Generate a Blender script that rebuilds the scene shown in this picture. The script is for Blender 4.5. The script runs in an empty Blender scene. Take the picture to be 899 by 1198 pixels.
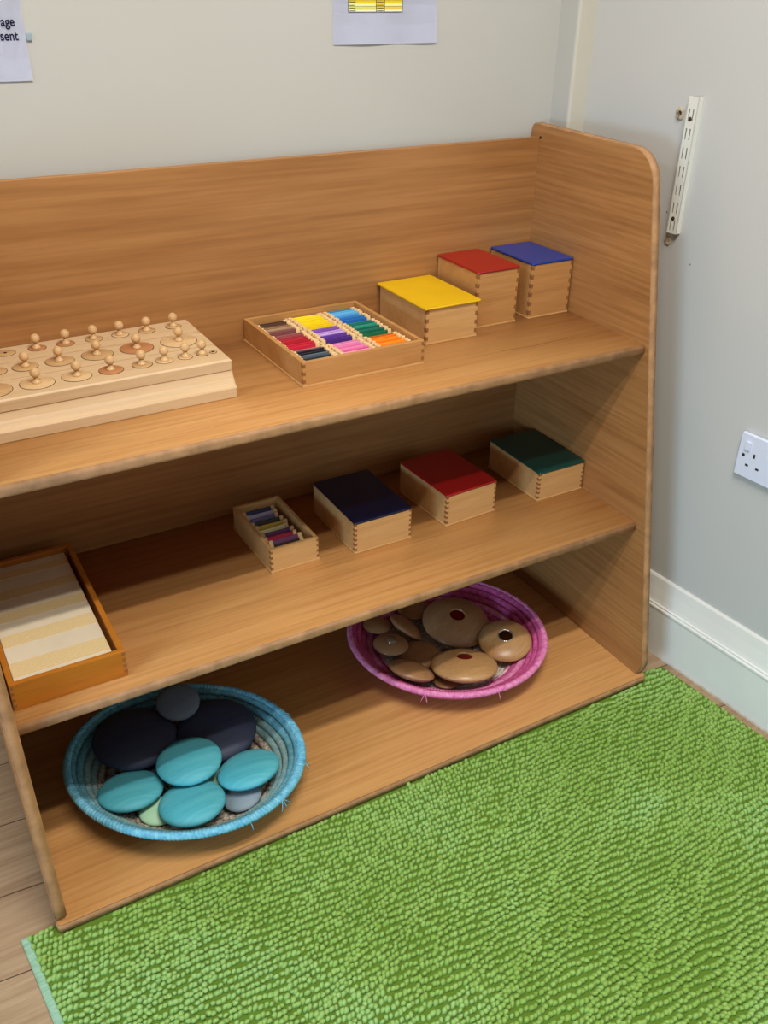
import bpy, bmesh, math, random
from mathutils import Vector, Matrix
random.seed(7)
S = bpy.context.scene
COL = S.collection

# ------------------------------------------------------------------ camera
cam_d = bpy.data.cameras.new('camera')
cam = bpy.data.objects.new('camera', cam_d); COL.objects.link(cam)
cam.location = (-1.20911, -1.50373, 1.29138)
cam.rotation_mode = 'XYZ'
cam.rotation_euler = (1.03569036, -0.01313266, -0.51714891)
cam_d.sensor_fit = 'VERTICAL'; cam_d.sensor_height = 36.0; cam_d.sensor_width = 27.0
cam_d.lens = 1067.5587 / 1198 * 36.0
cam_d.clip_start = 0.02
S.camera = cam

# ------------------------------------------------------------------ world, lamps, exposure
S.view_settings.view_transform = 'Standard'
S.view_settings.look = 'None'
S.view_settings.gamma = 1.0
S.view_settings.use_curve_mapping = False
S.view_settings.exposure = 0.15
w = bpy.data.worlds.new('room_light'); S.world = w; w.use_nodes = True
bg = w.node_tree.nodes['Background']
bg.inputs[0].default_value = (0.92, 0.94, 1.0, 1); bg.inputs[1].default_value = 0.27

def area(name, loc, target, sx, sy, power, color, spin=0.0):
    d = bpy.data.lights.new(name, 'AREA'); d.shape = 'RECTANGLE'; d.size = sx; d.size_y = sy
    d.energy = power; d.color = color
    o = bpy.data.objects.new(name, d); COL.objects.link(o); o.location = loc
    v = Vector(target) - Vector(loc)
    o.rotation_euler = v.to_track_quat('-Z', 'Y').to_euler()
    return o
LA = area('ceiling_tube_lamp', (-0.75, -1.12, 2.40), (-0.75, -1.12, 0), 1.1, 0.06, 26.0, (1.0, 0.96, 0.90))
LB = area('ceiling_tube_lamp', (-0.9, -1.42, 2.40), (-0.9, -1.42, 0), 0.9, 0.06, 16.5, (1.0, 0.96, 0.90))
LC = area('ceiling_tube_lamp', (-2.9, -0.7, 2.40), (-2.4, -0.7, 0), 0.5, 0.25, 10.5, (1.0, 0.96, 0.90))
LW = area('window_daylight', (-3.3, -1.75, 0.75), (0.1, -0.85, 0.05), 1.0, 0.6, 8.0, (0.45, 0.72, 1.0))
LW.data.spread = math.radians(75)

# ------------------------------------------------------------------ material helpers
def srgb(r, g, b):
    f = lambda c: (c / 12.92 if c <= 0.04045 else ((c + 0.055) / 1.055) ** 2.4)
    return (f(r / 255), f(g / 255), f(b / 255), 1.0)

class NT:
    def __init__(s, name):
        s.m = bpy.data.materials.new(name); s.m.use_nodes = True
        s.t = s.m.node_tree; s.b = s.t.nodes['Principled BSDF']
    def n(s, typ, **kw):
        x = s.t.nodes.new(typ)
        for k, v in kw.items(): setattr(x, k, v)
        return x
    def l(s, a, b): s.t.links.new(a, b)
    def coord(s, scale=(1, 1, 1), loc=(0, 0, 0), rot=(0, 0, 0)):
        tc = s.n('ShaderNodeTexCoord'); mp = s.n('ShaderNodeMapping')
        mp.inputs['Scale'].default_value = scale; mp.inputs['Location'].default_value = loc
        mp.inputs['Rotation'].default_value = rot
        s.l(tc.outputs['Object'], mp.inputs['Vector']); return mp.outputs[0]
    def noise(s, vec, scale, detail=4, dist=0.0, rough=0.55):
        x = s.n('ShaderNodeTexNoise'); x.inputs['Scale'].default_value = scale
        x.inputs['Detail'].default_value = detail; x.inputs['Distortion'].default_value = dist
        x.inputs['Roughness'].default_value = rough
        s.l(vec, x.inputs['Vector']); return x.outputs['Fac']
    def ramp(s, fac, stops):
        x = s.n('ShaderNodeValToRGB'); e = x.color_ramp.elements
        while len(e) < len(stops): e.new(0.5)
        for i, (p, c) in enumerate(stops): e[i].position = p; e[i].color = c
        s.l(fac, x.inputs[0]); return x.outputs[0]
    def mix(s, fac, a, b, mode='MIX'):
        x = s.n('ShaderNodeMix', data_type='RGBA', blend_type=mode)
        if isinstance(fac, float): x.inputs[0].default_value = fac
        else: s.l(fac, x.inputs[0])
        for k, v in ((6, a), (7, b)):
            if isinstance(v, tuple): x.inputs[k].default_value = v
            else: s.l(v, x.inputs[k])
        return x.outputs[2]
    def bump(s, h, strength, dist=0.001):
        x = s.n('ShaderNodeBump'); x.inputs['Strength'].default_value = strength
        x.inputs['Distance'].default_value = dist
        s.l(h, x.inputs['Height']); s.l(x.outputs[0], s.b.inputs['Normal'])
    def col(s, c):
        if isinstance(c, tuple): s.b.inputs['Base Color'].default_value = c
        else: s.l(c, s.b.inputs['Base Color'])
    def set(s, **kw):
        for k, v in kw.items(): s.b.inputs[k.replace('_', ' ')].default_value = v
        return s.m

def wood(name, light, mid, dark, axis='x', along=1.3, across=16, rough=0.42, streak=0.42, big=2.2, loc=(0, 0, 0), spec=0.4):
    t = NT(name)
    sc = [across] * 3; sc['xyz'.index(axis)] = along
    v = t.coord(tuple(sc), loc)
    a = t.noise(v, 1.0, 5, 0.7, 0.6)
    sc2 = [across * 9] * 3; sc2['xyz'.index(axis)] = along * 3.2
    b = t.noise(t.coord(tuple(sc2), loc), 1.0, 3, 0.2, 0.6)
    c = t.noise(t.coord((1, 1, 1), loc), big, 2)
    base = t.ramp(a, [(0.28, dark), (0.5, mid), (0.72, light)])
    fine = t.ramp(b, [(0.34, tuple(q * .82 for q in dark[:3]) + (1,)), (0.50, mid), (0.62, light)])
    x = t.mix(streak, base, fine)
    y = t.mix(0.22, x, t.ramp(c, [(0.3, dark), (0.7, light)]))
    t.col(y); t.bump(b, 0.05)
    return t.set(Roughness=rough, Specular_IOR_Level=spec)

def plain(name, c, rough=0.5, spec=0.4, vary=0.0, vscale=30, bump=0.0, bscale=200, metal=0.0):
    t = NT(name)
    if vary:
        d = tuple(max(0, q * (1 - vary)) for q in c[:3]) + (1,); e = tuple(min(1, q * (1 + vary)) for q in c[:3]) + (1,)
        t.col(t.ramp(t.noise(t.coord(), vscale, 3), [(0.3, d), (0.7, e)]))
    else: t.col(c)
    if bump: t.bump(t.noise(t.coord(), bscale, 3), bump)
    return t.set(Roughness=rough, Specular_IOR_Level=spec, Metallic=metal)

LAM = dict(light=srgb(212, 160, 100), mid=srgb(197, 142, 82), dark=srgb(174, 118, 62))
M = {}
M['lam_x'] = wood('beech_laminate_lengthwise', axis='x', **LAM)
LAM_SHADE = dict(light=srgb(182, 132, 80), mid=srgb(164, 113, 63), dark=srgb(138, 89, 46))  # browner laminate; weaker light on upright panels is put into the colour
M['lam_y'] = wood('beech_laminate_sideways_shaded', axis='y', big=4, **LAM_SHADE)
M['lam_b'] = wood('beech_laminate_back_shaded', axis='x', along=.9, across=11, big=3, **LAM_SHADE)
M['lam_edge'] = plain('worn_edge_band', srgb(166, 124, 84), 0.55, 0.3, 0.22, 40, 0.15, 300)
M['block'] = wood('pale_beech_block', srgb(216, 186, 146), srgb(206, 174, 132), srgb(190, 156, 112), 'x', 1.5, 22, 0.5, 0.3)
M['peg'] = wood('turned_beech', srgb(222, 184, 134), srgb(212, 172, 120), srgb(190, 148, 98), 'x', 6, 60, 0.45)
M['disc_a'] = wood('beech_disc_pale', srgb(226, 192, 146), srgb(208, 170, 120), srgb(186, 148, 100), 'x', 6, 70, 0.5)
M['disc_b'] = wood('beech_disc_brown', srgb(196, 138, 90), srgb(178, 118, 72), srgb(156, 98, 58), 'x', 6, 70, 0.5)
M['disc_c'] = wood('beech_disc_tan', srgb(206, 166, 116), srgb(188, 148, 98), srgb(166, 126, 80), 'x', 6, 70, 0.5)
M['box'] = wood('beech_box', srgb(214, 170, 112), srgb(202, 156, 98), srgb(184, 136, 80), 'x', 2.5, 30, 0.45, 0.3)
M['box_old'] = wood('aged_beech_box', srgb(200, 150, 92), srgb(186, 134, 76), srgb(164, 112, 60), 'x', 2.5, 30, 0.45, 0.3)
M['joint'] = plain('end_grain', srgb(142, 92, 50), 0.6, 0.3, 0.2, 200)
M['tray'] = wood('varnished_tray_wood', srgb(196, 124, 42), srgb(184, 112, 34), srgb(164, 94, 26), 'x', 2.5, 30, 0.3, 0.3)
M['gap'] = plain('dark_gap', srgb(40, 24, 14), 0.8, 0.2)
M['tip'] = plain('tablet_end_wood', srgb(226, 192, 140), 0.55, 0.3, 0.15, 120)

def obj(name, me, mat=None, parent=None, mats=None):
    if isinstance(me, bmesh.types.BMesh):
        m = bpy.data.meshes.new(name); me.to_mesh(m); me.free(); me = m
    o = bpy.data.objects.new(name, me); COL.objects.link(o)
    if mats:
        for q in mats: me.materials.append(q)
    elif mat: me.materials.append(mat)
    if parent: o.parent = parent
    return o
def tag(o, label, cat, group=None, kind=None):
    o['label'] = label; o['category'] = cat
    if group: o['group'] = group
    if kind: o['kind'] = kind
    return o
def empty(name, loc, rz=0.0):
    o = bpy.data.objects.new(name, None); COL.objects.link(o); o.location = loc; o.rotation_euler = (0, 0, rz)
    o.empty_display_size = 0.03
    return o
def struct(o):
    o['kind'] = 'structure'; return o

def box(bm, x0, x1, y0, y1, z0, z1, bev=0.0, seg=2, mi=0):
    r = bmesh.ops.create_cube(bm, size=1.0)
    vs = r['verts']
    for v in vs:
        v.co = Vector(((x0 + x1) / 2 + v.co.x * (x1 - x0), (y0 + y1) / 2 + v.co.y * (y1 - y0), (z0 + z1) / 2 + v.co.z * (z1 - z0)))
    fs = set(f for v in vs for f in v.link_faces)
    for f in fs: f.material_index = mi
    if bev:
        es = list(set(e for v in vs for e in v.link_edges))
        r = bmesh.ops.bevel(bm, geom=es, offset=bev, segments=seg, affect='EDGES', profile=0.6)
        for f in r['faces']: f.material_index = mi
def bx(*a, **k):
    bm = bmesh.new(); box(bm, *a, **k); return bm

def prism(outline, axis, a0, a1, bev=0.0, mi_side=0, mi_face=0, seg=2):
    """outline: (p,q) points; extruded along axis from a0 to a1."""
    bm = bmesh.new()
    def P(p, q, a):
        return {'x': (a, p, q), 'y': (p, a, q), 'z': (p, q, a)}[axis]
    A = [bm.verts.new(P(p, q, a0)) for p, q in outline]
    B = [bm.verts.new(P(p, q, a1)) for p, q in outline]
    n = len(outline)
    f1 = bm.faces.new(A); f2 = bm.faces.new(B[::-1]); f1.material_index = f2.material_index = mi_face
    rim = list(f1.edges) + list(f2.edges)
    for i in range(n):
        f = bm.faces.new((A[i], B[i], B[(i + 1) % n], A[(i + 1) % n])); f.material_index = mi_side
        if n > 12: f.smooth = True
    bmesh.ops.recalc_face_normals(bm, faces=bm.faces)
    if bev: 
        r = bmesh.ops.bevel(bm, geom=rim, offset=bev, segments=seg, affect='EDGES')
        for f in r['faces']: f.material_index = mi_side
    return bm
def rounded(pts, radii, seg=6):
    out = []; n = len(pts)
    for i in range(n):
        p = Vector(pts[i]); a = Vector(pts[i - 1]); b = Vector(pts[(i + 1) % n]); r = radii[i]
        if r <= 0: out.append(tuple(p)); continue
        u = (a - p).normalized(); v = (b - p).normalized()
        ang = u.angle(v); t = r / math.tan(ang / 2)
        s = p + u * t; e = p + v * t; c = p + (u + v).normalized() * (r / math.sin(ang / 2))
        a0 = math.atan2(s.y - c.y, s.x - c.x); a1 = math.atan2(e.y - c.y, e.x - c.x)
        d = (a1 - a0 + math.pi) % (2 * math.pi) - math.pi
        for k in range(seg + 1):
            q = a0 + d * k / seg; out.append((c.x + r * math.cos(q), c.y + r * math.sin(q)))
    return out
def lathe(bm, prof, seg=32, c=(0, 0, 0), mi=0, cap0=True, cap1=True):
    rings = []
    for r, z in prof:
        if r <= 1e-6: rings.append([bm.verts.new((c[0], c[1], c[2] + z))])
        else: rings.append([bm.verts.new((c[0] + r * math.cos(2 * math.pi * i / seg), c[1] + r * math.sin(2 * math.pi * i / seg), c[2] + z)) for i in range(seg)])
    for a, b in zip(rings, rings[1:]):
        for i in range(seg):
            j = (i + 1) % seg
            va = [a[0]] if len(a) == 1 else [a[i], a[j]]
            vb = [b[0]] if len(b) == 1 else [b[j], b[i]]
            if len(va) + len(vb) < 3: continue
            f = bm.faces.new(va + vb); f.smooth = True; f.material_index = mi
    return bm

# ------------------------------------------------------------------ the room
XW, YAW, YB = 0.0857, -0.0818, 0.030        # right wall: x = XW + YAW*y
def wx(y): return XW + YAW * y
t = NT('cream_painted_wall')
t.col(t.ramp(t.noise(t.coord(), 1.6, 3), [(0.3, srgb(185, 183, 174)), (0.7, srgb(190, 188, 180))]))
t.bump(t.noise(t.coord(), 60, 4), 0.06); M['wall'] = t.set(Roughness=0.62, Specular_IOR_Level=0.3)
t = NT('white_painted_wall')
t.col(t.ramp(t.noise(t.coord(), 1.6, 3), [(0.3, srgb(191, 189, 183)), (0.7, srgb(197, 195, 189))]))
t.bump(t.noise(t.coord(), 60, 4), 0.05); M['wall2'] = t.set(Roughness=0.38, Specular_IOR_Level=0.4)
M['gloss'] = plain('gloss_white_paint', srgb(226, 224, 214), 0.28, 0.5, 0.03, 8, 0.04, 40)
M['post'] = plain('grey_cream_paint', srgb(196, 190, 174), 0.45, 0.4, 0.03, 8)

# floor of wood-look planks
t = NT('wood_look_vinyl_floor')
v = t.coord((1, 1, 1), (0.03, 0.02, 0), (0, 0, math.radians(4)))
br = t.n('ShaderNodeTexBrick'); t.l(v, br.inputs['Vector'])
br.inputs['Scale'].default_value = 1.0; br.inputs['Brick Width'].default_value = 0.9; br.inputs['Row Height'].default_value = 0.15
br.inputs['Mortar Size'].default_value = 0.0012; br.offset = 0.37
br.inputs['Color1'].default_value = (0, 0, 0, 1); br.inputs['Color2'].default_value = (1, 1, 1, 1); br.inputs['Mortar'].default_value = (0.5, 0.5, 0.5, 1)
g = t.noise(t.coord((3, 40, 1), (0, 0, 0), (0, 0, math.radians(4))), 1.0, 6, 0.8, 0.65)
g2 = t.noise(t.coord((8, 150, 1), (0, 0, 0), (0, 0, math.radians(4))), 1.0, 4, 0.3, 0.6)
c1 = t.ramp(g, [(0.3, srgb(136, 108, 80)), (0.5, srgb(170, 142, 110)), (0.72, srgb(190, 164, 132))])
c2 = t.mix(0.3, c1, t.ramp(g2, [(0.3, srgb(120, 94, 68)), (0.65, srgb(196, 172, 142))]))
c3 = t.mix(t.ramp(br.outputs['Color'], [(0, (0, 0, 0, 1)), (1, (0.35, 0.35, 0.35, 1))]), c2, srgb(150, 122, 92))
c4 = t.mix(br.outputs['Fac'], c3, srgb(88, 66, 48)); t.col(c4); t.bump(g2, 0.1)
M['floor'] = t.set(Roughness=0.5, Specular_IOR_Level=0.35)
struct(obj('floor', bx(-3.6, 0.6, -4.0, 0.13, -0.05, 0.0), M['floor']))
struct(obj('wall_back', bx(-3.6, 0.60, YB, YB + 0.10, 0.0, 2.5), M['wall']))
ry = [0.13, -4.0]
wr = struct(obj('wall_right', prism([(wx(YB), YB), (wx(-4.0), -4.0), (wx(-4.0) + 0.12, -4.0), (wx(YB) + 0.12, YB)], 'z', 0.0, 2.5), M['wall2']))

# corner post between the two walls
tp = struct(obj('trim_1', prism(rounded([(0.046, YB), (0.046, -0.024), (wx(-0.024), -0.024), (wx(YB), YB)], [0, 0.006, 0, 0], 4), 'z', 0.0, 2.5), None, mats=[M['post'], M['wall']]))
for f in tp.data.polygons:
    if f.normal.x < -.8: f.material_index = 1
# skirting board along the right wall
prof = [(0, 0), (0.020, 0), (0.020, 0.113), (0.0215, 0.116), (0.0215, 0.120), (0.0185, 0.1225), (0.0185, 0.1255), (0.0155, 0.128), (0.0135, 0.135), (0.0085, 0.160), (0.0055, 0.180), (0.003, 0.184), (0, 0.184)]
bm = bmesh.new(); ends = []
for y in (-0.024, -4.0):
    ends.append([bm.verts.new((wx(y) - d, y, z)) for d, z in prof])
for i in range(len(prof)):
    j = (i + 1) % len(prof); bm.faces.new((ends[0][i], ends[0][j], ends[1][j], ends[1][i]))
bm.faces.new(ends[0]); bm.faces.new(ends[1][::-1]); bmesh.ops.recalc_face_normals(bm, faces=bm.faces)
struct(obj('baseboard_right', bm, M['gloss']))

# frame of reference on the right wall: u runs towards the viewer, n out of the wall
UW = Vector((-YAW * 1.0, -1, 0)).normalized(); UW = Vector((wx(-1) - wx(0), -1, 0)).normalized()
NW = Vector((-1, YAW, 0)).normalized(); NW = Vector((-abs(UW.y), -UW.x, 0)) if False else Vector((UW.y, -UW.x, 0)).normalized()
if NW.x > 0: NW = -NW
def wall_mat(y, z):
    o = Vector((wx(y), y, z))
    m = Matrix(((UW.x, 0, NW.x, o.x), (UW.y, 0, NW.y, o.y), (0, 1, 0, o.z), (0, 0, 0, 1)))
    return m                                   # local x = towards viewer, y = up, z = out of wall

# small marks on the right wall (part of it)
def lump(r, h, seedv, seg=14):
    rnd = random.Random(seedv); bm = bmesh.new()
    c = bm.verts.new((0, 0, h)); rings = []
    for k, (f, z) in enumerate(((0.5, h * 0.5), (0.8, h * 0.9), (1.0, 0))):
        rings.append([bm.verts.new((r * f * math.cos(2 * math.pi * i / seg) * rnd.uniform(.75, 1.15), r * 1.3 * f * math.sin(2 * math.pi * i / seg) * rnd.uniform(.75, 1.15), z)) for i in range(seg)])
    for i in range(seg): bm.faces.new((c, rings[0][i], rings[0][(i + 1) % seg]))
    for a, b in zip(rings, rings[1:]):
        for i in range(seg): bm.faces.new((a[i], b[i], b[(i + 1) % seg], a[(i + 1) % seg]))
    for f in bm.faces: f.smooth = True
    return bm
M['plaster'] = plain('chipped_plaster', srgb(176, 160, 134), 0.8, 0.2, 0.35, 160, 0.5, 200)
M['hole'] = plain('dark_hole', srgb(60, 48, 40), 0.8, 0.1)
o = obj('chipped_plaster', lump(0.009, 0.004, 3), M['plaster'], wr); o.matrix_local = wall_mat(-0.252, 1.083)
o = obj('wall_plug_hole', lump(0.0035, 0.0046, 5, 10), M['hole'], o); o.location = (0.001, 0.001, 0.0005)
o = obj('plaster_residue', lump(0.008, 0.003, 9), M['plaster'], wr); o.matrix_local = wall_mat(-0.272, 0.866)
for yy, zz in ((-0.058, 1.02), (-0.090, 1.015), (-0.330, 0.835), (-0.262, 0.94), (-0.258, 0.915)):
    o = obj('nail_hole', lump(0.0013, 0.0004, 11, 8), M['hole'], wr); o.matrix_local = wall_mat(yy, zz)

# ------------------------------------------------------------------ shelving unit
W, ZT, Z2, Z1, Z0, T = 1.1782, 1.0168, 0.7086, 0.3570, 0.0220, 0.018
u = empty('shelving_unit', (-W / 2, -0.25, 0.0))
tag(u, 'long beech-effect open shelf unit with two shelves standing against the cream wall', 'shelf unit')
ox, oy = W / 2, 0.25                                    # shift from world to unit space
def up(name, bm, mats):
    bmesh.ops.translate(bm, verts=bm.verts, vec=(ox, oy, 0))
    return obj(name, bm, None, u, mats=mats)
out = rounded([(0.028, Z0), (0.028, 1.0415), (-0.3085, 1.0355), (-0.5000, 0.048), (-0.486, Z0)], [0, 0.014, 0.062, 0.05, 0], 10)
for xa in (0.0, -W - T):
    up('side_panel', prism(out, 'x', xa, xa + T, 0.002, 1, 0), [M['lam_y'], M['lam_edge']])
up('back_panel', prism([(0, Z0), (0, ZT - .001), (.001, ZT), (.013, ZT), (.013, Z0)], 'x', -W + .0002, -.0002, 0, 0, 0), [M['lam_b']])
def shelf(name, d, z, x0=-W + .0002, x1=-.0002, yb=-0.0002, r=0.006):
    pf = rounded([(yb, z - T), (yb, z), (-d, z), (-d, z - T)], [0, 0, r, r], 5)
    bm = prism(pf, 'x', x0, x1, 0, 0, 0)
    for f in bm.faces:
        c = f.calc_center_median()
        if c.y < -d + r * 0.9 and abs(f.normal.x) < .5: f.material_index = 1
    return up(name, bm, [M['lam_x'], M['lam_edge']])
shelf('shelf', 0.3622, Z2); shelf('shelf', 0.4167, Z1)
pl = rounded([(T, 0.026), (-W - T, 0.026), (-W - T, -0.5004), (T, -0.5004)], [0, 0, 0.008, 0.008], 5)
up('base_board', prism(pl, 'z', 0.0042, Z0, 0.002, 1, 0), [M['lam_x'], M['lam_edge']])
for fx in (-W + .02, -W / 2, -.02):
    for fy in (-.03, -.42):
        b = bmesh.new(); lathe(b, [(0, 0.0), (.012, 0), (.012, .0042), (0, .0042)], 16, (fx, fy, 0)); up('foot', b, [M['hole']])
b = bx(-0.0006, 0.0006, -0.0052, -0.0006, ZT - 0.003, ZT + 0.0018, bev=0.0003); up('slot_hole', b, [M['gap']])

# worn scratch on the top shelf
b = bmesh.new()
pts = [(-0.250, -0.262), (-0.190, -0.268), (-0.135, -0.2655), (-0.090, -0.2665)]
for (xa, ya), (xb_, yb_) in zip(pts, pts[1:]):
    bb = [b.verts.new((xa, ya - .0006, Z2 + .0002)), b.verts.new((xb_, yb_ - .0006, Z2 + .0002)), b.verts.new((xb_, yb_ + .0006, Z2 + .0002)), b.verts.new((xa, ya + .0006, Z2 + .0002))]
    b.faces.new(bb)
up('scratch', b, [plain('scratch_in_laminate', srgb(120, 72, 34), 0.6)])

# ------------------------------------------------------------------ closed boxes with painted lids
JOINTS = {}
def lid_box(x0, x1, y0, y1, z, h, lidc, lidname, label, rz=0.0, mat='box', over=0.002, nj=6, boxname='lidded_box', group=None, jside=True, overx=None):
    """front-left-bottom corner at (x0, y0, z)"""
    r = empty(boxname, (x0, y0, z), rz); w_, d_ = x1 - x0, y1 - y0
    tag(r, label, 'box', group)
    bm = bmesh.new(); tw = 0.007; hb = h - 0.004
    box(bm, 0, w_, 0, tw, 0.0015, hb, .0006, 1); box(bm, 0, w_, d_ - tw, d_, 0.0015, hb, .0006, 1)
    box(bm, 0, tw, tw - .0002, d_ - tw + .0002, 0.0015, hb, .0006, 1); box(bm, w_ - tw, w_, tw - .0002, d_ - tw + .0002, 0.0015, hb, .0006, 1)
    obj('box_body', bm, M[mat], r)
    obj('bottom_panel', bx(-0.001, w_ + 0.001, -0.001, d_ + .001, 0, 0.003, bev=.0008), M['box'], r)
    for xa in (0.0, w_ - tw):
        bm = bmesh.new(); st = hb / (2 * nj)
        for k in range(nj):
            za = 0.004 + st * (2 * k + .5)
            box(bm, xa + (.0022 if xa else -.0002), xa + (tw + .0002 if xa else tw * .66), -.0003, tw, za, za + st * .9, 0)
        obj('finger_joint', bm, M['joint'], r)
    ov = over; ox_ = over if overx is None else overx
    bm = prism(rounded([(-ox_, -ov), (w_ + ox_, -ov), (w_ + ox_, d_ + ov), (-ox_, d_ + ov)], [.004] * 4, 4), 'z', hb, h, .0007, 0, 0)
    obj('lid', bm, plain(lidname, lidc, 0.33, 0.45, 0.05, 12, 0.04, 300), r)
    return r
lid_box(-.3575, -.2475, -.1745, -.0055, Z2, .0700, srgb(226, 180, 12), 'yellow_lid_paint', 'low wooden box with a yellow lid on the top shelf', 0, overx=.0055, over=.004, nj=4)
lid_box(-.2270, -.1330, -.1415, -.0045, Z2, .1085, srgb(158, 24, 20), 'red_lid_paint', 'taller wooden box with a red lid between the yellow and blue lidded boxes', 0, nj=6, mat='box_old')
lid_box(-.1010, -.0040, -.1420, -.0045, Z2, .1085, srgb(24, 58, 140), 'royal_blue_lid_paint', 'taller wooden box with a bright blue lid in the right corner of the top shelf', 0, nj=6, mat='box_old', over=.0015)
lid_box(-.5430, -.4220, -.2480, -.0740, Z1, .0675, srgb(10, 17, 48), 'navy_lid_paint', 'wooden box with a dark navy lid on the middle shelf', 0, nj=6, over=.0008)
lid_box(-.3405, -.2200, -.2465, -.0830, Z1, .0700, srgb(158, 20, 22), 'crimson_lid_paint', 'wooden box with a red lid between the navy and green lidded boxes', .055, nj=6, over=.001)
lid_box(-.1210, -.0045, -.2520, -.0800, Z1, .0660, srgb(8, 62, 54), 'dark_green_lid_paint', 'wooden box with a dark green lid at the right end of the middle shelf', 0, nj=6, over=.001)

def open_box(x0, x1, y0, y1, z, h, mat, tw, label, name, cat, rz=0.0, nj=3, lip=True, base_mat=None):
    r = empty(name, (x0, y0, z), rz); w_, d_ = x1 - x0, y1 - y0
    tag(r, label, cat)
    bm = bmesh.new()
    box(bm, 0, w_, 0, tw, 0.002, h, .001); box(bm, 0, w_, d_ - tw, d_, 0.002, h, .001)
    box(bm, 0, tw, tw - .0002, d_ - tw + .0002, 0.002, h, .001); box(bm, w_ - tw, w_, tw - .0002, d_ - tw + .0002, 0.002, h, .001)
    obj('box_side', bm, M[mat], r)
    e = 0.0015 if lip else -0.0002
    obj('bottom_panel', bx(-e, w_ + e, -e, d_ + e, 0, 0.0042, bev=.0006), base_mat or M['box'], r)
    for xa in (0.0, w_ - tw):
        bm = bmesh.new(); st = (h - .004) / (2 * nj)
        for k in range(nj):
            za = 0.004 + st * (2 * k + .6)
            box(bm, xa + (tw * .4 if xa else -.0002), xa + (tw + .0002 if xa else tw * .6), -.0003, tw, za, za + st * .9, 0)
        obj('finger_joint', bm, M['joint'], r)
    return r, w_, d_

# ------------------------------------------------------------------ colour tablets
def tablet_meshes(wid, ht, th):
    tip = 0.0075
    plate = bpy.data.meshes.new('coloured_plate'); b = bx(-wid / 2 + tip - .001, wid / 2 - tip + .001, -th / 2, th / 2, 0.0, ht, bev=.0006, seg=1); b.to_mesh(plate); b.free()
    tips = []
    for s in (-1, 1):
        m = bpy.data.meshes.new('wooden_grip'); xa, xb = sorted((s * (wid / 2 - tip), s * wid / 2))
        b = bx(xa, xb, -th / 2 - .0009, th / 2 + .0009, -.0005, ht + .0016, bev=.0012); b.to_mesh(m); b.free(); m.materials.append(M['tip']); tips.append(m)
    return plate, tips
CM = {}
def cmat(rgb):
    if rgb not in CM: CM[rgb] = plain('tablet_paint_%s' % len(CM), srgb(*rgb), 0.4, 0.4, 0.05, 60)
    return CM[rgb]
def place_tablet(meshes, loc, rx, rz, rgb, label, group, ry_=0.0):
    plate, tips = meshes
    r = bpy.data.objects.new('colour_tablet', None); COL.objects.link(r)
    r.location = loc; r.rotation_euler = (rx, ry_, rz); r.empty_display_size = .01
    tag(r, label, 'tablet', group)
    p = bpy.data.objects.new('coloured_plate', plate.copy()); COL.objects.link(p); p.parent = r; p.data.materials.append(cmat(rgb))
    for m in tips:
        q = bpy.data.objects.new('wooden_grip', m); COL.objects.link(q); q.parent = r
    return r
ORD = ['first', 'second', 'third', 'fourth', 'fifth', 'sixth', 'seventh', 'eighth', 'ninth', 'tenth', 'eleventh', 'twelfth']

cb, cw, cd = open_box(-.6370, -.4085, -.2500, -.0045, Z2, .0433, 'box_old', .0075, 'open wooden box holding nine rows of colour tablets on the top shelf', 'tablet_box', 'box', .006, 3)
# dividers
iw, idp = cw - .015, cd - .015
bm = bmesh.new()
for k in (1, 2):
    x = .0075 + iw * k / 3; box(bm, x - .0015, x + .0015, .0073, cd - .0073, .004, .0335, .0005, 1)
for k in (1, 2):
    y = .0075 + idp * k / 3; box(bm, .0073, cw - .0073, y - .0015, y + .0015, .004, .031, .0005, 1)
obj('divider', bm, M['tip'], cb)
GR = [[('brown', [(66, 40, 34), (84, 52, 40), (112, 72, 54), (150, 112, 80), (176, 142, 108), (140, 92, 78), (120, 66, 66)]),
       ('red', [(150, 84, 84), (160, 58, 66), (176, 36, 50), (188, 28, 46), (170, 20, 40), (196, 30, 52), (200, 34, 60)]),
       ('grey', [(126, 92, 100), (28, 28, 44), (22, 24, 38), (88, 104, 112), (46, 54, 66), (118, 132, 134), (30, 34, 38)])],
      [('yellow', [(248, 226, 40), (246, 222, 30), (244, 216, 24), (240, 208, 18), (244, 214, 14), (240, 206, 14), (236, 200, 18)]),
       ('purple', [(136, 92, 176), (128, 78, 168), (190, 150, 214), (206, 170, 226), (98, 58, 150), (82, 42, 134), (70, 34, 120)]),
       ('pink', [(214, 116, 166), (228, 138, 182), (222, 110, 162), (236, 132, 178), (214, 92, 148), (240, 150, 188), (218, 104, 154)])],
      [('blue', [(60, 128, 180), (92, 176, 226), (104, 184, 232), (78, 160, 216), (44, 122, 196), (36, 110, 188), (30, 100, 178)]),
       ('green', [(20, 120, 110), (16, 106, 96), (40, 148, 122), (12, 98, 84), (16, 118, 92), (10, 92, 70), (12, 104, 66)]),
       ('orange', [(200, 92, 20), (232, 120, 16), (244, 142, 22), (238, 124, 14), (248, 150, 30), (236, 116, 10), (250, 156, 44)])]]
tm = tablet_meshes(.0665, .0285, .0052)
rnd = random.Random(4)
ca, sa = math.cos(.006), math.sin(.006)
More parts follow.
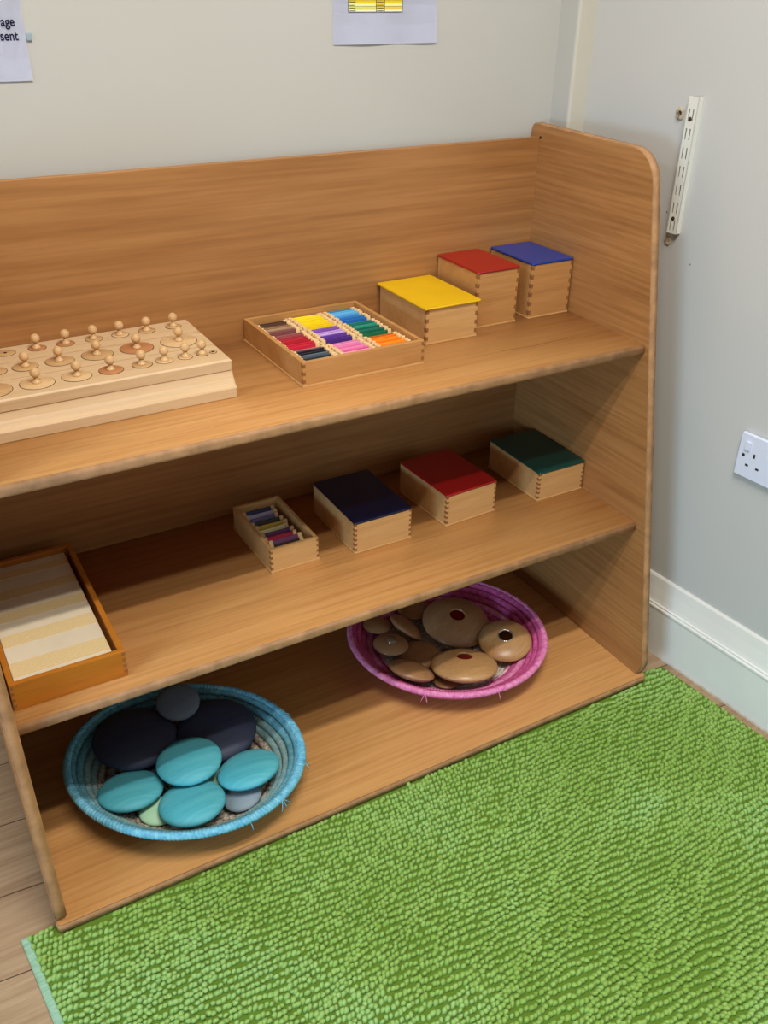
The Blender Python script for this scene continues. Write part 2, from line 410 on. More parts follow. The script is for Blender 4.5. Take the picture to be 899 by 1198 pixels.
for ci in range(3):
    for ri in range(3):
        name, cols = GR[ci][ri]
        xc = .0075 + iw * (ci + .5) / 3; yb = .0075 + idp * (3 - ri) / 3 - .0015
        cell = idp / 3 - .003
        lean = [.30, .22, .16][ri] if ci == 0 else .24
        for k, rgb in enumerate(cols):
            step = .0096 if name != 'brown' else .0088
            y = yb - .0125 - k * step + rnd.uniform(-.0004, .0004)
            if name == 'brown': y -= .006
            x = xc + rnd.uniform(-.0012, .0012)
            lx, ly = x * ca - y * sa, x * sa + y * ca
            place_tablet(tm, (-.6370 + lx, -.2500 + ly, Z2 + .0062 + rnd.uniform(0, .002)), -lean + rnd.uniform(-.02, .02), .006 + rnd.uniform(-.02, .02), rgb,
                         '%s colour tablet, %s from the back in the %s row of the nine-row box' % (name, ORD[k], name), 'tablets in the nine-row box')

sb, sw, sd = open_box(-.7042, -.6098, -.2330, -.0570, Z1, .0490, 'box', .0070, 'small open wooden box of mixed colour tablets on the middle shelf', 'tablet_box', 'box', .01, 4)
tm2 = tablet_meshes(.066, .033, .0062)
COLS = [('navy blue', (30, 36, 92)), ('pale lilac', (178, 176, 214)), ('dull violet', (104, 92, 140)), ('charcoal black', (44, 34, 34)), ('mustard yellow', (206, 176, 40)), ('pale cream', (232, 220, 160)),
        ('plum purple', (104, 42, 108)), ('crimson red', (176, 26, 58)), ('mauve grey', (112, 66, 104)), ('dark brown', (58, 40, 34))]
for k, (nm, rgb) in enumerate(COLS):
    y = sd - .026 - k * .0146; x = sw / 2 - .003 + rnd.uniform(-.0025, .0025) + (.003 if k > 6 else 0)
    place_tablet(tm2, (-.7042 + x - .01 * y, -.2330 + y + .01 * x, Z1 + .0062), -.50 + rnd.uniform(-.03, .03), .01 + rnd.uniform(-.05, .05), rgb,
                 '%s colour tablet in the small open box on the middle shelf' % nm, 'tablets in the small open box')

# ------------------------------------------------------------------ tray with striped board
tr, tw_, td = open_box(-1.1745, -1.0070, -.3800, -.0370, Z1, .0480, 'tray', .0085, 'varnished orange-brown wooden tray at the left end of the middle shelf', 'wooden_tray', 'tray', 0, 4, False, M['tray'])
t = NT('touch_board_strips')
M['cream'] = plain('smooth_cream_board', srgb(222, 208, 180), 0.35, 0.4, 0.04, 20)
M['sand'] = plain('sandpaper_strip', srgb(220, 194, 142), 0.75, 0.2, 0.10, 600, 0.4, 900)
tb = empty('touch_board', (-1.1650, -.3705, Z1 + .0044)); tag(tb, 'pale board with cream and sandpaper strips lying in the orange-brown tray', 'board')
L_, Wb = .3240, .1430
obj('board', bx(0, Wb, 0, L_, 0, .0340, bev=.001), M['cream'], tb)
ys = [(.018, .052), (.094, .124), (.160, .186), (.222, .248), (.284, .306)]
for ya, yc in ys:
    obj('sandpaper_strip', bx(.001, Wb - .001, ya, yc, .0336, .0346), M['sand'], tb)

# ------------------------------------------------------------------ knobbed cylinder blocks
ZB = Z2 + .058
XR = -.7425; XL = -1.1740
rows = {'front': (-.2160, -.1442, -.1755), 'middle': (-.1438, -.0732, -.1020), 'back': (-.0728, -.0012, -.0290)}
DATA = {
 'back': [(-1.048, .0150), (-.9993, .0135), (-.9548, .0135), (-.9092, .0137), (-.8658, .0136), (-.821, .0135), (-.7752, .0128)],
 'middle': [(-1.126, .0150), (-1.0755, .0168), (-1.0319, .0188), (-.9804, .0215), (-.9226, .0240), (-.8598, .0262), (-.7902, .0290)],
 'front': [(-1.0913, .0272), (-1.0291, .0246), (-.9721, .0217), (-.9207, .0180), (-.873, .0150), (-.8378, .0128), (-.8044, .0108), (-.776, .0088), (-.7585, .0054)]}
MATN = {'back': 'cbbcacc', 'middle': 'cccccba', 'front': 'caabcaacca'}
SIZE = {'back': 'equal-sized', 'middle': 'broad', 'front': 'stepped'}
for rn, (ya, yb, yc) in rows.items():
    r = empty('cylinder_block', (XR, ya, Z2))
    tag(r, {'front': 'pale wooden cylinder block with a moulded front, nearest the shelf edge',
            'middle': 'pale wooden cylinder block in the middle of three, holding the widest discs',
            'back': 'pale wooden cylinder block against the back panel with a row of equal small cylinders'}[rn], 'cylinder block', 'three cylinder blocks side by side')
    wd = XR - XL; d = yb - ya
    top = .058
    if rn == 'front':
        pf = [(0, top - .002), (.002, top), (d, top), (d, 0), (-.0155, 0), (-.0165, .001), (-.0165, .0155), (-.0155, .0170), (-.009, .0215), (-.004, .0285), (-.0005, .036), (0.0006, .0395), (-.001, .0410), (-.001, .0555)]
        pf = rounded(pf[::-1], [0] * 14, 3)
        bm = prism([(a, b) for a, b in pf], 'x', -wd, 0, 0, 0, 0)
        for f in bm.faces: f.smooth = False
        es = [e for e in bm.edges if all(abs(v.co.x) < 1e-5 for v in e.verts)]
        bmesh.ops.bevel(bm, geom=es, offset=.0028, segments=3, affect='EDGES')
    else:
        bm = prism(rounded([(-wd, 0), (0, 0), (0, d), (-wd, d)], [0, .007, .007, 0], 5), 'z', 0, top, .0022)
    blk = obj('block_body', bm, M['block'], r)
    cutr = [(x, rad) for x, rad in DATA[rn]]
    for i, (x, rad) in enumerate(DATA[rn]):
        # socket ring: thin dark gap round each cylinder
        pass
    n = len(DATA[rn])
    for i, (x, rad) in enumerate(DATA[rn]):
        mk = {'a': 'disc_a', 'b': 'disc_b', 'c': 'disc_c'}[MATN[rn][i]]
        top_z = random.Random(i * 7 + len(rn)).uniform(.0006, .0014)
        c = empty('knobbed_cylinder', (x, yc, ZB))
        small_hole = (rn == 'front' and i == n - 1)
        knobless = small_hole or (rn == 'back' and i == 0)
        kk = n - 1 - i
        place = 'in the %s cylinder block' % ({'front': 'moulded front', 'middle': 'middle', 'back': 'rearmost'}[rn])
        if small_hole: lab = 'tiny cylinder without a knob at the right end of the moulded front block'
        elif knobless: lab = 'cylinder with its knob missing near the left end of the rearmost block'
        else:
            adj = 'wide' if rad > .02 else ('slim' if rad < .0125 else 'small' if rad < .0145 else 'medium')
            lab = '%s %s knobbed wooden cylinder, %s from the right %s' % (adj, {'disc_a': 'pale', 'disc_b': 'reddish-brown', 'disc_c': 'tan'}[mk], ORD[kk], place)
        tag(c, lab, 'cylinder', 'knobbed cylinders in the %s block' % rn)
        # rim groove of the hole stays with the block
        g = bmesh.new(); lathe(g, [(rad - .0002, .0004), (rad + .0008, .0004), (rad + .0008, -.0005)], 40, (x - XR, yc - ya, top)); obj('socket_rim', g, M['gap'], blk)
        b = bmesh.new(); lathe(b, [(0, -.0003), (rad, -.0003), (rad, top_z - .0003), (rad - .0005, top_z), (0, top_z)], 40)
        obj('disc', b, M[mk], c)
        if knobless:
            b = bmesh.new(); lathe(b, [(.0028, top_z + .0001), (.0028, top_z + .0002), (0, top_z + .0003)], 16); obj('peg_hole', b, M['gap'], c)
        else:
            q = top_z; b = bmesh.new(); s = 1.0
            R_ = .0074; zc = .0165
            pr = [(0, q - .0002), (.0066, q - .0002), (.0066, q + .0014), (.0056, q + .0030), (.0040, q + .0045), (.0034, q + .0062), (.0034, zc - R_ * .88)]
            for k in range(1, 13):
                a = -math.pi / 2 + math.pi * (k + 1.1) / 14.1
                pr.append((R_ * math.cos(a), zc + R_ * math.sin(a)))
            pr.append((0, zc + R_))
            lathe(b, pr, 20); k_ = obj('knob', b, M['peg'], c)
            k_.location = (random.Random(i).uniform(-.001, .001), 0, 0)

# ------------------------------------------------------------------ coiled baskets
def coil(bm, R, a, b, z, rad, n, m=8, amp=.12, mi=0, phase=0.0, skew=1.0):
    vs = []; waves = round(2 * math.pi * R / .0062); n = max(20, waves * 6)
    for i in range(n):
        th = 2 * math.pi * i / n
        ct, st = math.cos(th), math.sin(th)
        row = []
        for j in range(m):
            ph = 2 * math.pi * j / m
            k = rad * (1 + amp * math.sin(th * waves + skew * ph + phase))
            rr = R + k * math.cos(ph)
            row.append(bm.verts.new((rr * ct * a, rr * st * b, z + k * math.sin(ph))))
        vs.append(row)
    for i in range(n):
        for j in range(m):
            f = bm.faces.new((vs[i][j], vs[(i + 1) % n][j], vs[(i + 1) % n][(j + 1) % m], vs[i][(j + 1) % m])); f.smooth = True; f.material_index = mi
def snap(R): return round(R / .0052) * .0052
def basket(name, label, c, A, B, rot, H, rim_m, wall_ms, base_m, tuft_m, rr=.0070):
    r = empty(name, (c[0], c[1], Z0), rot); tag(r, label, 'basket')
    Rm = (A + B) / 2; a, b = A / Rm, B / Rm
    R_rim = Rm - rr
    bm = bmesh.new(); R0 = snap(R_rim); coil(bm, R0, a, b, H - rr, rr, int(R0 / .0052 * 8 * 1.5), 10, .075); obj('rim', bm, rim_m, r)
    nw = len(wall_ms); Rb = R_rim * .64; zb = .0075
    for k, mm in enumerate(wall_ms):
        f = (nw - k - .35) / (nw + .0)
        Rk = snap(Rb + (R_rim - Rb) * f ** .92); zk = zb + (H - rr - zb) * f ** 1.25
        bm = bmesh.new(); coil(bm, Rk, a, b, zk, .0076, int(Rk / .0052 * 7 * 1.4), 8, .07, phase=k); o = obj('woven_coil', bm, mm, r)
    bm = bmesh.new(); Rk = Rb
    while Rk > .008:
        R1 = snap(Rk); coil(bm, R1, a, b, .0058, .0056, max(16, int(R1 / .0052 * 6)), 6, .16, phase=Rk * 90); Rk -= .0095
    obj('woven_base', bm, base_m, r)
    return r, a, b, R_rim
def yarn(name, c1, c2, sc=220):
    t = NT(name)
    t.col(t.ramp(t.noise(t.coord(), sc * .5, 3), [(0.3, c1), (0.7, c2)])); t.bump(t.noise(t.coord(), 600, 2), 0.5)
    return t.set(Roughness=0.85, Specular_IOR_Level=0.15)
Yb1 = yarn('bright_blue_straw', srgb(84, 164, 196), srgb(136, 202, 222))
Yb2 = yarn('teal_straw', srgb(78, 136, 152), srgb(112, 166, 176))
Yb3 = yarn('grey_teal_straw', srgb(112, 148, 148), srgb(146, 174, 170))
Ybs = yarn('natural_and_black_straw', srgb(90, 78, 70), srgb(222, 206, 184), 260)
Yp1 = yarn('pink_straw', srgb(212, 104, 158), srgb(236, 156, 194))
Yp2 = yarn('magenta_straw', srgb(176, 66, 116), srgb(214, 100, 154))
Ypn = yarn('white_straw', srgb(196, 184, 164), srgb(232, 224, 208))
Ypm = yarn('pink_and_white_straw', srgb(200, 90, 140), srgb(236, 210, 210), 160)
bb, ba, bbb, bR = basket('coiled_basket', 'round blue coiled straw basket holding teal and navy pebbles on the bottom board', (-.9203, -.3136), .2143, .1834, -.6687, .0721,
   Yb1, [Yb2, Yb2, Yb3, Yb3, Ybs, Ybs], Ybs, Yb1)
pb, pa, pbb, pR = basket('coiled_basket', 'round pink coiled straw basket holding wooden discs on the bottom board', (-.3153, -.2350), .2128, .2031, -.8102, .0642,
   Yp1, [Yp2, Yp2, Yp2, Yp1, Yp2, Ypm], Ypn, Yp1, .0062)
def strand(bm, pts, r, m=5):
    rings = []
    for i, p in enumerate(pts):
        p = Vector(p); q = Vector(pts[min(i + 1, len(pts) - 1)]) - Vector(pts[max(i - 1, 0)]); q.normalize()
        s = q.cross(Vector((.3, .2, 1))).normalized(); t_ = q.cross(s)
        rings.append([bm.verts.new(p + r * (math.cos(2 * math.pi * k / m) * s + math.sin(2 * math.pi * k / m) * t_)) for k in range(m)])
    for a_, b_ in zip(rings, rings[1:]):
        for k in range(m): bm.faces.new((a_[k], a_[(k + 1) % m], b_[(k + 1) % m], b_[k])).smooth = True
    bm.faces.new(rings[0][::-1]); bm.faces.new(rings[-1])
def tuft(parent, th_world, rot, a, b, R, H, mat, kind, n=2):
    th = th_world - rot; ct, st = math.cos(th), math.sin(th); bm = bmesh.new()
    P = lambda dr, z, dt=0.0: ((R + dr) * math.cos(th + dt) * a, (R + dr) * math.sin(th + dt) * b, z)
    if kind == 'loop':
        strand(bm, [P(-.008, H - .004), P(-.004, H + .0015), P(.002, H + .002), P(.008, H - .003), P(.0115, H - .010), P(.010, H - .018, .02), P(.006, H - .021, .03)], .0008)
    else:
        for k in range(n):
            dt = (k - (n - 1) / 2) * .045
            strand(bm, [P(.006, H - .006), P(.0095, H - .009, dt * .5), P(.013, H - .0155, dt), P(.014, H - .020, dt * 1.3)], .0007)
        strand(bm, [P(-.006, H - .003), P(0, H + .0012), P(.006, H - .002), P(.0092, H - .009)], .0009)
    obj('loose_straw', bm, mat, parent)
for ang, kd, n in ((5, 'loop', 1), (-33, 'ends', 2), (-62, 'ends', 3), (-82, 'ends', 1)):
    tuft(bb, math.radians(ang), -.6687, ba, bbb, bR, .0721, Yb1, kd, n)
for ang, kd, n in ((-40, 'ends', 1), (-95, 'ends', 1), (-135, 'ends', 2)):
    tuft(pb, math.radians(ang), -.8102, pa, pbb, pR, .0642, Yp1, kd, n)

# ------------------------------------------------------------------ pebbles and wooden discs
def lens_profile(r, k, hole=0.0, n=14, p=2.25):
    """flattened lens from bottom centre to top; superellipse with a soft pointed edge"""
    out = []
    hb = k * r
    for i in range(-n, n + 1):
        a = math.pi / 2 * i / n
        x = abs(math.cos(a)) ** (2 / p) * r; z = math.copysign(abs(math.sin(a)) ** (2 / p * 1.15), a) * hb
        out.append((x if abs(i) < n else 0.0, z))
    return out
def orient(o, c, n, spin=0.0):
    n = Vector(n).normalized(); q = Vector((0, 0, 1)).rotation_difference(n)
    o.rotation_mode = 'QUATERNION'; o.rotation_quaternion = q @ Matrix.Rotation(spin, 4, 'Z').to_quaternion(); o.location = c
def stain(name, c, hi):
    t = NT(name)
    g_ = t.noise(t.coord((4, 60, 60)), 1.0, 3, 0.4)
    t.col(t.ramp(g_, [(0.3, c), (0.7, hi)])); t.bump(g_, 0.04)
    return t.set(Roughness=0.55, Specular_IOR_Level=0.3)
KC = {'navy': stain('navy_stained_wood', srgb(50, 55, 76), srgb(60, 66, 86)), 'slate': stain('slate_grey_stained_wood', srgb(96, 108, 124), srgb(112, 124, 138)),
      'char': stain('charcoal_stained_wood', srgb(54, 58, 76), srgb(64, 68, 86)), 'teal': stain('teal_stained_wood', srgb(66, 158, 170), srgb(94, 182, 192)),
      'mint': stain('mint_stained_wood', srgb(172, 216, 176), srgb(190, 228, 190)), 'steel': stain('pale_grey_stained_wood', srgb(122, 140, 152), srgb(142, 158, 168))}
PEB = [
('navy', (-0.9866, -0.2236, 0.0799), 0.0749, (0.041, -0.037, 0.998), 'large dark navy pebble on the left of the blue basket'),
('navy', (-0.8458, -0.2670, 0.0719), 0.0732, (-0.036, -0.107, 0.994), 'large dark navy pebble on the right of the blue basket'),
('slate', (-0.8935, -0.1980, 0.1067), 0.0401, (0.004, -0.292, 0.956), 'slate grey pebble propped between the two navy pebbles at the back'),
('char', (-0.9780, -0.2740, 0.0445), 0.0294, (-0.018, -0.020, 1.000), 'small charcoal pebble tucked under the left navy pebble'),
('teal', (-0.9217, -0.3373, 0.0931), 0.0571, (-0.009, 0.041, 0.999), 'teal pebble on top in the centre of the blue basket'),
('teal', (-0.8334, -0.3925, 0.0786), 0.0557, (-0.082, 0.266, 0.961), 'teal pebble at the right side of the blue basket'),
('teal', (-1.0266, -0.3286, 0.0664), 0.0562, (0.063, 0.203, 0.977), 'teal pebble at the left side of the blue basket'),
('teal', (-0.9438, -0.4095, 0.0707), 0.0567, (0.016, 0.147, 0.989), 'teal pebble at the front of the blue basket beside the rim'),
('mint', (-0.9940, -0.3775, 0.0467), 0.0337, (0.064, 0.072, 0.995), 'mint green pebble between the left and front teal pebbles'),
('mint', (-0.8811, -0.3645, 0.0447), 0.0304, (-0.013, -0.010, 1.000), 'mint green pebble mostly hidden beneath the centre and right teal pebbles'),
('steel', (-0.8588, -0.4223, 0.0541), 0.0342, (-0.167, 0.085, 0.982), 'pale grey pebble below the right teal pebble against the basket wall')]
for key, c, r, n, lab in PEB:
    b = bmesh.new(); lathe(b, lens_profile(r, .30 if key != 'mint' else .32), 56)
    o = obj('wooden_pebble', b, KC[key]); orient(o, c, n, random.Random(lab).uniform(-.3, .3)); tag(o, lab, 'pebble', 'pebbles in the blue basket')
KW = wood('waxed_wooden_disc', srgb(178, 134, 92), srgb(160, 116, 76), srgb(136, 94, 60), 'x', 5, 50, 0.35, 0.35, 6)
KWp = wood('pale_wooden_disc', srgb(196, 152, 100), srgb(180, 136, 86), srgb(152, 108, 66), 'x', 5, 50, 0.32, 0.35, 6)
RED = plain('dark_red_glass', srgb(96, 18, 14), 0.12, 0.6); MIR = plain('mirror_metal', srgb(150, 148, 142), 0.08, 0.6, metal=1.0)
GLS = plain('clear_brown_gem', srgb(120, 92, 70), 0.06, 0.8); RNG = plain('polished_ring', srgb(206, 196, 180), 0.15, 0.6, metal=0.8)
DSC = [
('big', (-0.2692, -0.2024, 0.0675), 0.0741, (0.001, -0.177, 0.984), 'red', 'largest wooden disc with a dark red centre at the back of the pink basket'),
('right', (-0.2161, -0.3107, 0.0717), 0.0563, (-0.141, -0.167, 0.976), 'mirror', 'wooden disc with a small mirror in its centre at the right of the pink basket'),
('front', (-0.3394, -0.3383, 0.0736), 0.0691, (0.126, 0.219, 0.968), 'red', 'wooden disc with a dark red centre at the front of the pink basket'),
('upl', (-0.3718, -0.1623, 0.0648), 0.0428, (0.635, -0.039, 0.772), None, 'plain wooden disc leaning on edge beside the largest disc'),
('small', (-0.4361, -0.2063, 0.0724), 0.0378, (0.074, 0.009, 0.997), 'gem', 'small wooden disc with a shiny clear gem at the left of the pink basket'),
('frl', (-0.4452, -0.3047, 0.0786), 0.0483, (0.416, 0.208, 0.885), None, 'plain wooden disc leaning against the front left wall of the pink basket'),
('under', (-0.3883, -0.2413, 0.0513), 0.0451, (-0.035, 0.018, 1.000), None, 'plain wooden disc lying low in the middle of the pink basket'),
('behind', (-0.3192, -0.1083, 0.0595), 0.0384, (0.005, -0.021, 1.000), None, 'plain wooden disc half hidden behind the largest disc'),
('tiny', (-0.3788, -0.3352, 0.0452), 0.0262, (0.102, 0.125, 0.987), None, 'small wooden disc showing at the front rim beneath the front disc'),
('pale', (-0.4277, -0.1311, 0.0695), 0.0316, (0.097, 0.005, 0.995), None, 'small plain wooden disc under the shelf edge at the back left of the pink basket')]
for key, c, r, n, ins, lab in DSC:
    b = bmesh.new(); k = .33; pr = lens_profile(r, k, n=16, p=1.95)
    o = bmesh.new(); b.free(); b = o
    if ins:
        hr = .0172 if ins == 'red' else .0165 if ins == 'mirror' else .0130
        pr2 = [q for q in pr if not (q[1] > 0 and q[0] < hr + .001)]
        zt = k * r * math.sqrt(max(0, 1 - (hr / r) ** 2)); 
        pr2 += [(hr, zt), (hr - .0006, zt - .0004), (hr - .0008, zt - .008), (0, zt - .008)]
        lathe(b, pr2, 56)
    else: lathe(b, pr, 56)
    d = obj('wooden_disc', b, KWp if key in ('right', 'front') else KW)
    orient(d, c, n, random.Random(lab).uniform(-.4, .4)); tag(d, lab, 'wooden disc', 'wooden discs in the pink basket')
    if ins == 'red':
        b = bmesh.new(); lathe(b, [(hr - .0007, zt - .0030), (hr * .6, zt - .0022), (0, zt - .002)], 32); e = obj('red_centre', b, RED, d); e['label'] = 'dark red glassy centre'
    elif ins == 'mirror':
        b = bmesh.new(); lathe(b, [(hr - .0014, zt - .0014), (0, zt - .0010)], 32); e = obj('mirror', b, MIR, d); e['label'] = 'round mirror'
        b = bmesh.new(); lathe(b, [(hr - .0022, zt - .0030), (hr - .002, zt + .0004), (hr - .0002, zt + .0008), (hr + .0006, zt - .0002)], 32); obj('metal_ring', b, RNG, d)
    elif ins == 'gem':
        b = bmesh.new(); lathe(b, [(hr - .0003, zt - .004), (hr - .0003, zt + .0005), (hr * .8, zt + .004), (hr * .4, zt + .006), (0, zt + .0066)], 28); e = obj('gem', b, GLS, d); e['label'] = 'shiny clear gem'

# ------------------------------------------------------------------ green mat
mat_root = empty('bath_mat', (-0.58, -0.98, 0.0)); tag(mat_root, 'green looped chenille mat on the floor in front of the shelf unit', 'mat')
def mpt(s, t_):      # s 0..1 left-right, t_ metres from back edge
    x0 = -1.2440 + .100 * t_; x1 = .0850 + .088 * t_
    return x0 + (x1 - x0) * s, -.4800 - t_
LEN = 1.05
bm = bmesh.new()
c4 = [mpt(0, 0), mpt(1, 0), mpt(1, LEN), mpt(0, LEN)]
me = prism([(x + .58, y + .98) for x, y in c4], 'z', 0.0003, 0.0038); obj('backing', me, plain('mat_backing', srgb(96, 126, 44), 0.95, 0.05), mat_root)
hem = prism([(mpt(-.004, -.001)[0] + .58, .5 + 0.0), (mpt(.0048, 0)[0] + .58, .5), (mpt(.0048, LEN)[0] + .58, -.07 - LEN + .57), (mpt(-.0045, LEN)[0] + .58, -.07 - LEN + .57)], 'z', 0.0002, 0.0062, .0015)
t = NT('pale_green_hem'); t.col(t.ramp(t.noise(t.coord((60, 300, 60)), 1, 3), [(.3, srgb(128, 172, 142)), (.7, srgb(158, 194, 168))])); obj('hem', hem, t.set(Roughness=.85), mat_root)
# pile: tens of thousands of small lolling loops in rough rows
verts, faces = [], []
rp = random.Random(21)
sp = .0076; pitch = .0108
nrow = int(LEN / pitch); seg_ = 7
dome = [(0.0, 1.0), (.62, .86), (.98, .42), (.92, 0.0)]
import numpy as np
def pnoise(x, y):
    return (math.sin(x * 7.1 + 1.3 * math.sin(y * 5.3)) + math.sin(y * 8.7 + 1.7 * math.sin(x * 4.1 + 2))) * .5
for rI in range(nrow):
    t0 = rI * pitch + .006
    x0, yy = mpt(0.006, t0); x1, _ = mpt(.998, t0)
    nn = int((x1 - x0) / sp)
    for k in range(nn):
        x = x0 + (k + (.5 if rI % 2 else 0)) * sp + rp.uniform(-.0016, .0016); y = yy + rp.uniform(-.0018, .0018)
        y += .0045 * math.sin(x * 17 + rI * .33 + 2 * math.sin(yy * 9)) + .002 * math.sin(x * 61 + rI)
        if y > -.5035 and -1.2000 < x < .0225: continue
        if y > -.4795: continue
        if x > wx(y) - .0215 - .006: continue
        # skip tufts that no camera near this one could see
        if x > -.30 + (-y - 1.0) * -.9 + 1.2: continue
        nz = pnoise(x, y)
        a = .35 + .9 * nz + rp.uniform(-.7, .7); ln = rp.uniform(.0008, .0030)
        lx, ly = math.cos(a) * ln, math.sin(a) * ln - .0015
        wr_ = .0042 * rp.uniform(.85, 1.15); lr = wr_ * rp.uniform(1.05, 1.35); h = .0078 * rp.uniform(.8, 1.25)
        if y > -.511 and -1.21 < x < .03: h *= .8
        ca_, sa_ = math.cos(a), math.sin(a)
        base = len(verts)
        for q, (rr, zz) in enumerate(dome):
            ofs = zz
            if q == 0: verts.append((x + lx + .58, y + ly + .98, .0035 + h)); continue
            for i in range(seg_):
                th = 2 * math.pi * i / seg_
                px, py = rr * lr * math.cos(th), rr * wr_ * math.sin(th)
                verts.append((x + lx * ofs + px * ca_ - py * sa_ + .58, y + ly * ofs + px * sa_ + py * ca_ + .98, .0035 + h * zz))
        for i in range(seg_):
            j = (i + 1) % seg_
            faces.append((base, base + 1 + i, base + 1 + j))
            for q in (0, 1):
                b0 = base + 1 + q * seg_
                faces.append((b0 + i, b0 + seg_ + i, b0 + seg_ + j, b0 + j))
pm = bpy.data.meshes.new('pile'); pm.from_pydata(verts, [], faces); pm.polygons.foreach_set('use_smooth', [True] * len(pm.polygons)); pm.update()
t = NT('green_chenille')
n1 = t.noise(t.coord(), 3.2, 4, 0.6); n2 = t.noise(t.coord(), 90, 2)
c = t.ramp(n1, [(.34, srgb(124, 160, 54)), (.52, srgb(142, 178, 82)), (.68, srgb(152, 194, 120))])
t.col(t.mix(.3, c, t.ramp(n2, [(.3, srgb(100, 138, 44)), (.7, srgb(172, 200, 124))])))
t.b.inputs['Sheen Weight'].default_value = .12; t.b.inputs['Sheen Roughness'].default_value = .4
pile = obj('pile', pm, t.set(Roughness=.8, Specular_IOR_Level=.2), mat_root); pile['kind'] = 'stuff'

# ------------------------------------------------------------------ things on the walls
PAP = plain('white_paper', srgb(226, 228, 242), 0.7, 0.2)
INK = plain('black_ink', srgb(36, 36, 60), 0.8, 0.1)
def sheet(x0, x1, z0, z1, curl, name, nx=16, nz=10, lx=0.0):
    bm = bmesh.new(); g = []
    for i in range(nx + 1):
        col = []
        for j in range(nz + 1):
            s, q = i / nx, j / nz
            d = curl(s) * (1 - q) ** 9
            col.append(bm.verts.new((x0 + (x1 - x0) * s + lx * (1 - q), YB - .0012 - d, z0 + (z1 - z0) * q)))
        g.append(col)
    for i in range(nx):
        for j in range(nz): bm.faces.new((g[i][j], g[i + 1][j], g[i + 1][j + 1], g[i][j + 1]))
    bmesh.ops.solidify(bm, geom=bm.faces[:], thickness=.0003)
    return bm
n1_ = empty('paper_notice', (-1.03, YB, 1.147)); tag(n1_, 'white paper notice with printed words at the top left corner of the wall', 'notice')
b = sheet(-1.1380, -.9270, 1.1465, 1.4435, lambda s: .0015 * s, 'sheet'); bmesh.ops.translate(b, verts=b.verts, vec=(1.03, -YB, -1.147)); obj('paper_sheet', b, PAP, n1_)
def text(s, x_right, z, size, parent, off):
    cu = bpy.data.curves.new('lettering', 'FONT'); cu.body = s; cu.size = size; cu.align_x = 'RIGHT'; cu.extrude = .00012; cu.offset = size * .018
    tmp = bpy.data.objects.new('lettering', cu); COL.objects.link(tmp)
    bpy.context.view_layer.update()
    me = bpy.data.meshes.new_from_object(tmp.evaluated_get(bpy.context.evaluated_depsgraph_get()))
    bpy.data.objects.remove(tmp); bpy.data.curves.remove(cu)
    o = obj('printed_word', me, INK, parent)
    o.scale = (.84, 1, 1); o.rotation_euler = (math.pi / 2, 0, 0); o.location = Vector((x_right, YB - .0020, z)) - Vector(off)
    return o
text('age', -.9390, 1.2175, .0172, n1_, (-1.03, YB, 1.147)); text('sent', -.9375, 1.1995, .0172, n1_, (-1.03, YB, 1.147))
BT = plain('blue_tack', srgb(150, 166, 172), 0.7, 0.2)
b = bx(-.006, .002, -.0035, 0, -.005, .005, bev=.0015)
o = obj('blue_tack', b, BT, n1_); o.location = (.1095, 0, 1.2035 - 1.147)
n2_ = empty('paper_notice', (-.333, YB, 1.184)); tag(n2_, 'white paper notice with a yellow printed table hanging at the top centre', 'notice')
b = sheet(-.4340, -.2305, 1.1835, 1.4780, lambda s: .0006 + .0022 * math.sin(s * 5.2) ** 2, 'sheet'); bmesh.ops.translate(b, verts=b.verts, vec=(.333, -YB, -1.184)); obj('paper_sheet', b, PAP, n2_)
# the table printed on it
Y1, Y2, Y3, Y4, YK = [plain(nm, c, .7, .2) for nm, c in (('print_yellow', srgb(232, 204, 40)), ('print_pale_yellow', srgb(236, 232, 158)), ('print_gold', srgb(226, 196, 78)), ('print_cream', srgb(236, 232, 196)), ('print_lime', srgb(214, 214, 96)))]
bm = bmesh.new(); zt_ = 1.2320; rows_ = [(0, .0040, 3, 3, 3), (.0040, .0082, 4, 2, 2), (.0082, .0130, 1, 0, 1), (.0130, .0165, 0, 2, 0), (.0165, .0215, 0, 0, 0), (.0215, .0260, 2, 0, 2), (.026, .031, 0, 2, 0), (.031, .036, 1, 1, 1)]
cols_ = [(-.4050, -.3530), (-.3520, -.3370), (-.3360, -.3020)]
inks = []
for ra, rb, *m3 in rows_:
    for (xa, xb_), mi in zip(cols_, m3):
        box(bm, xa, xb_, YB - .0027, YB - .0016, zt_ + ra + .0003, zt_ + rb - .0003, 0, 1, mi); 
    inks.append((-.4040, -.3930 + random.Random(ra).uniform(-.003, .002), zt_ + ra + .0012)); inks.append((-.3510, -.3385, zt_ + ra + .0012))
bmesh.ops.translate(bm, verts=bm.verts, vec=(.333, -YB, -1.184)); obj('printed_table', bm, None, n2_, mats=[Y1, Y2, Y3, Y4, YK])
bm = bmesh.new()
for xa, xb_, z in inks: box(bm, xa, xb_, YB - .0030, YB - .0027, z, z + .0009, 0)
for z in (zt_ - .0002,): box(bm, -.4055, -.3015, YB - .0030, YB - .0020, z, z + .0005, 0)
for x in (-.4055, -.3525, -.3365, -.3015): box(bm, x, x + .0005, YB - .0030, YB - .0020, zt_, zt_ + .036, 0)
bmesh.ops.translate(bm, verts=bm.verts, vec=(.333, -YB, -1.184)); obj('printed_lines', bm, INK, n2_)

# metal upright for shelf brackets
STEEL = plain('white_enamelled_steel', srgb(222, 220, 208), 0.35, 0.5, .03, 50)
up_root = empty('shelf_upright', (0, 0, 0)); up_root.matrix_world = wall_mat(-.2735, .8835)
tag(up_root, 'white slotted metal upright screwed to the right wall', 'wall bracket')
Hh = .2300; wd_ = .0225; dp = .0120
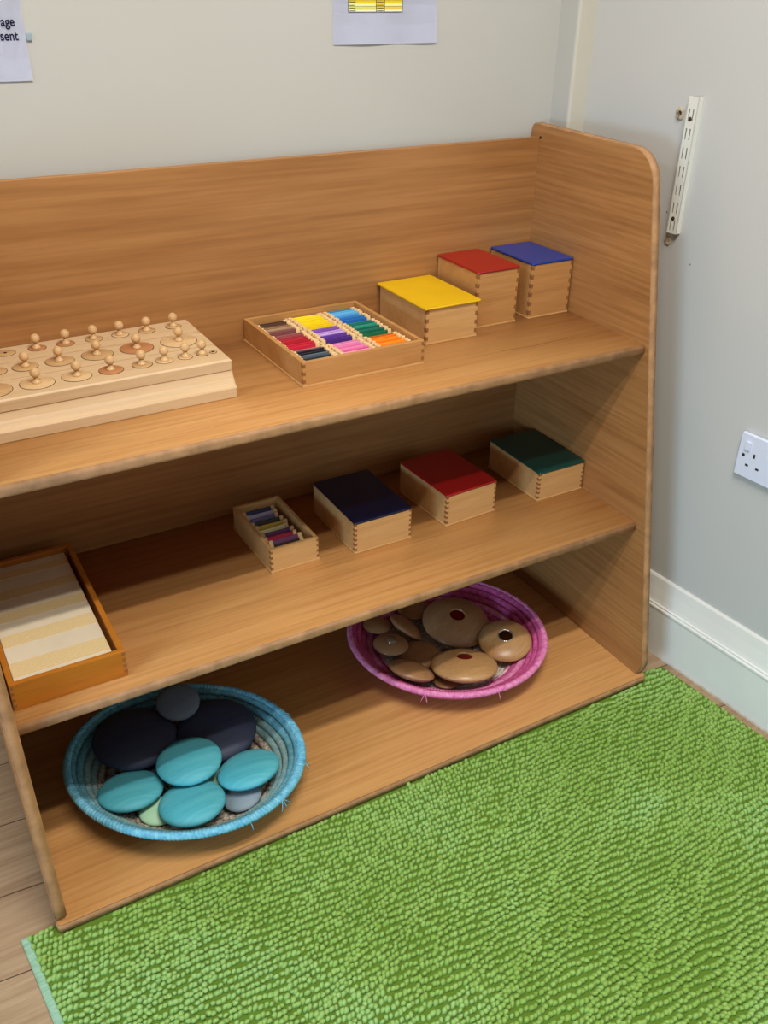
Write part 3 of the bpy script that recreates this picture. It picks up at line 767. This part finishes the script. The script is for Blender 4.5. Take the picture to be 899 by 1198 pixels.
# C channel with real slots in the front web
bm = bmesh.new()
box(bm, 0, .0014, 0, Hh, 0, dp, .0003, 1); box(bm, wd_ - .0014, wd_, 0, Hh, 0, dp, .0003, 1)
slots = []
step = .0312
for k in range(8):
    z0_ = .0045 + k * step
    if z0_ + .018 < Hh: slots.append((z0_, z0_ + .0185))
xs = [0.0, .0050, .0076, .0134, .0160, wd_]
for a_, b_ in ((xs[0], xs[1]), (xs[2], xs[3]), (xs[4], xs[5])): box(bm, a_, b_, 0, Hh, dp - .0013, dp, 0)
prev = 0.0
for za, zb_ in slots + [(Hh, Hh)]:
    for a_, b_ in ((xs[1], xs[2]), (xs[3], xs[4])): box(bm, a_ - .0001, b_ + .0001, prev, za, dp - .0013, dp, 0)
    prev = zb_
obj('slotted_channel', bm, STEEL, up_root)
for z in (.0265, .1790 + .0155):
    b = bmesh.new(); lathe(b, [(.0036, 0), (.0036, .0006), (.0030, .0012), (0, .0014)], 16); s_ = obj('screw', b, M['hole'], up_root); s_.location = (.0105, z, dp)

# double wall socket
SW = plain('white_socket_plastic', srgb(214, 218, 232), 0.3, 0.5)
so = empty('double_socket', (0, 0, 0)); so.matrix_world = wall_mat(-.5170, .4895)
tag(so, 'white double wall socket on the right wall above the skirting', 'socket')
obj('face_plate', prism(rounded([(0, 0), (.146, 0), (.146, .086), (0, .086)], [.004] * 4, 4), 'z', 0, .0095, .0015), SW, so)
for c0 in (.0395, .1065):
    s1 = 1 if c0 < .07 else -1
    ro = obj('rocker_switch', bx(-.0055, .0055, -.0085, .0085, 0, .0035, bev=.001), SW, so); ro.location = (c0 - s1 * .0205 if c0 < .07 else c0 - .0330, .0635, .0093)
    for nm, dx, dy, hx, hy in (('earth_hole', 0, .0110, .0021, .0041), ('pin_hole', -.0111, -.0110, .0033, .0021), ('pin_hole', .0111, -.0110, .0033, .0021)):
        h_ = obj(nm, bx(-hx, hx, -hy, hy, 0, .0002), M['hole'], so); h_.location = (c0 + dx - .0045, .0370 + dy, .0095)
for x in (.0128, .1332):
    b = bmesh.new(); lathe(b, [(.0032, 0), (.0032, .0003), (0, .0003)], 16); s_ = obj('screw', b, M['hole'], so); s_.location = (x, .043, .0095)
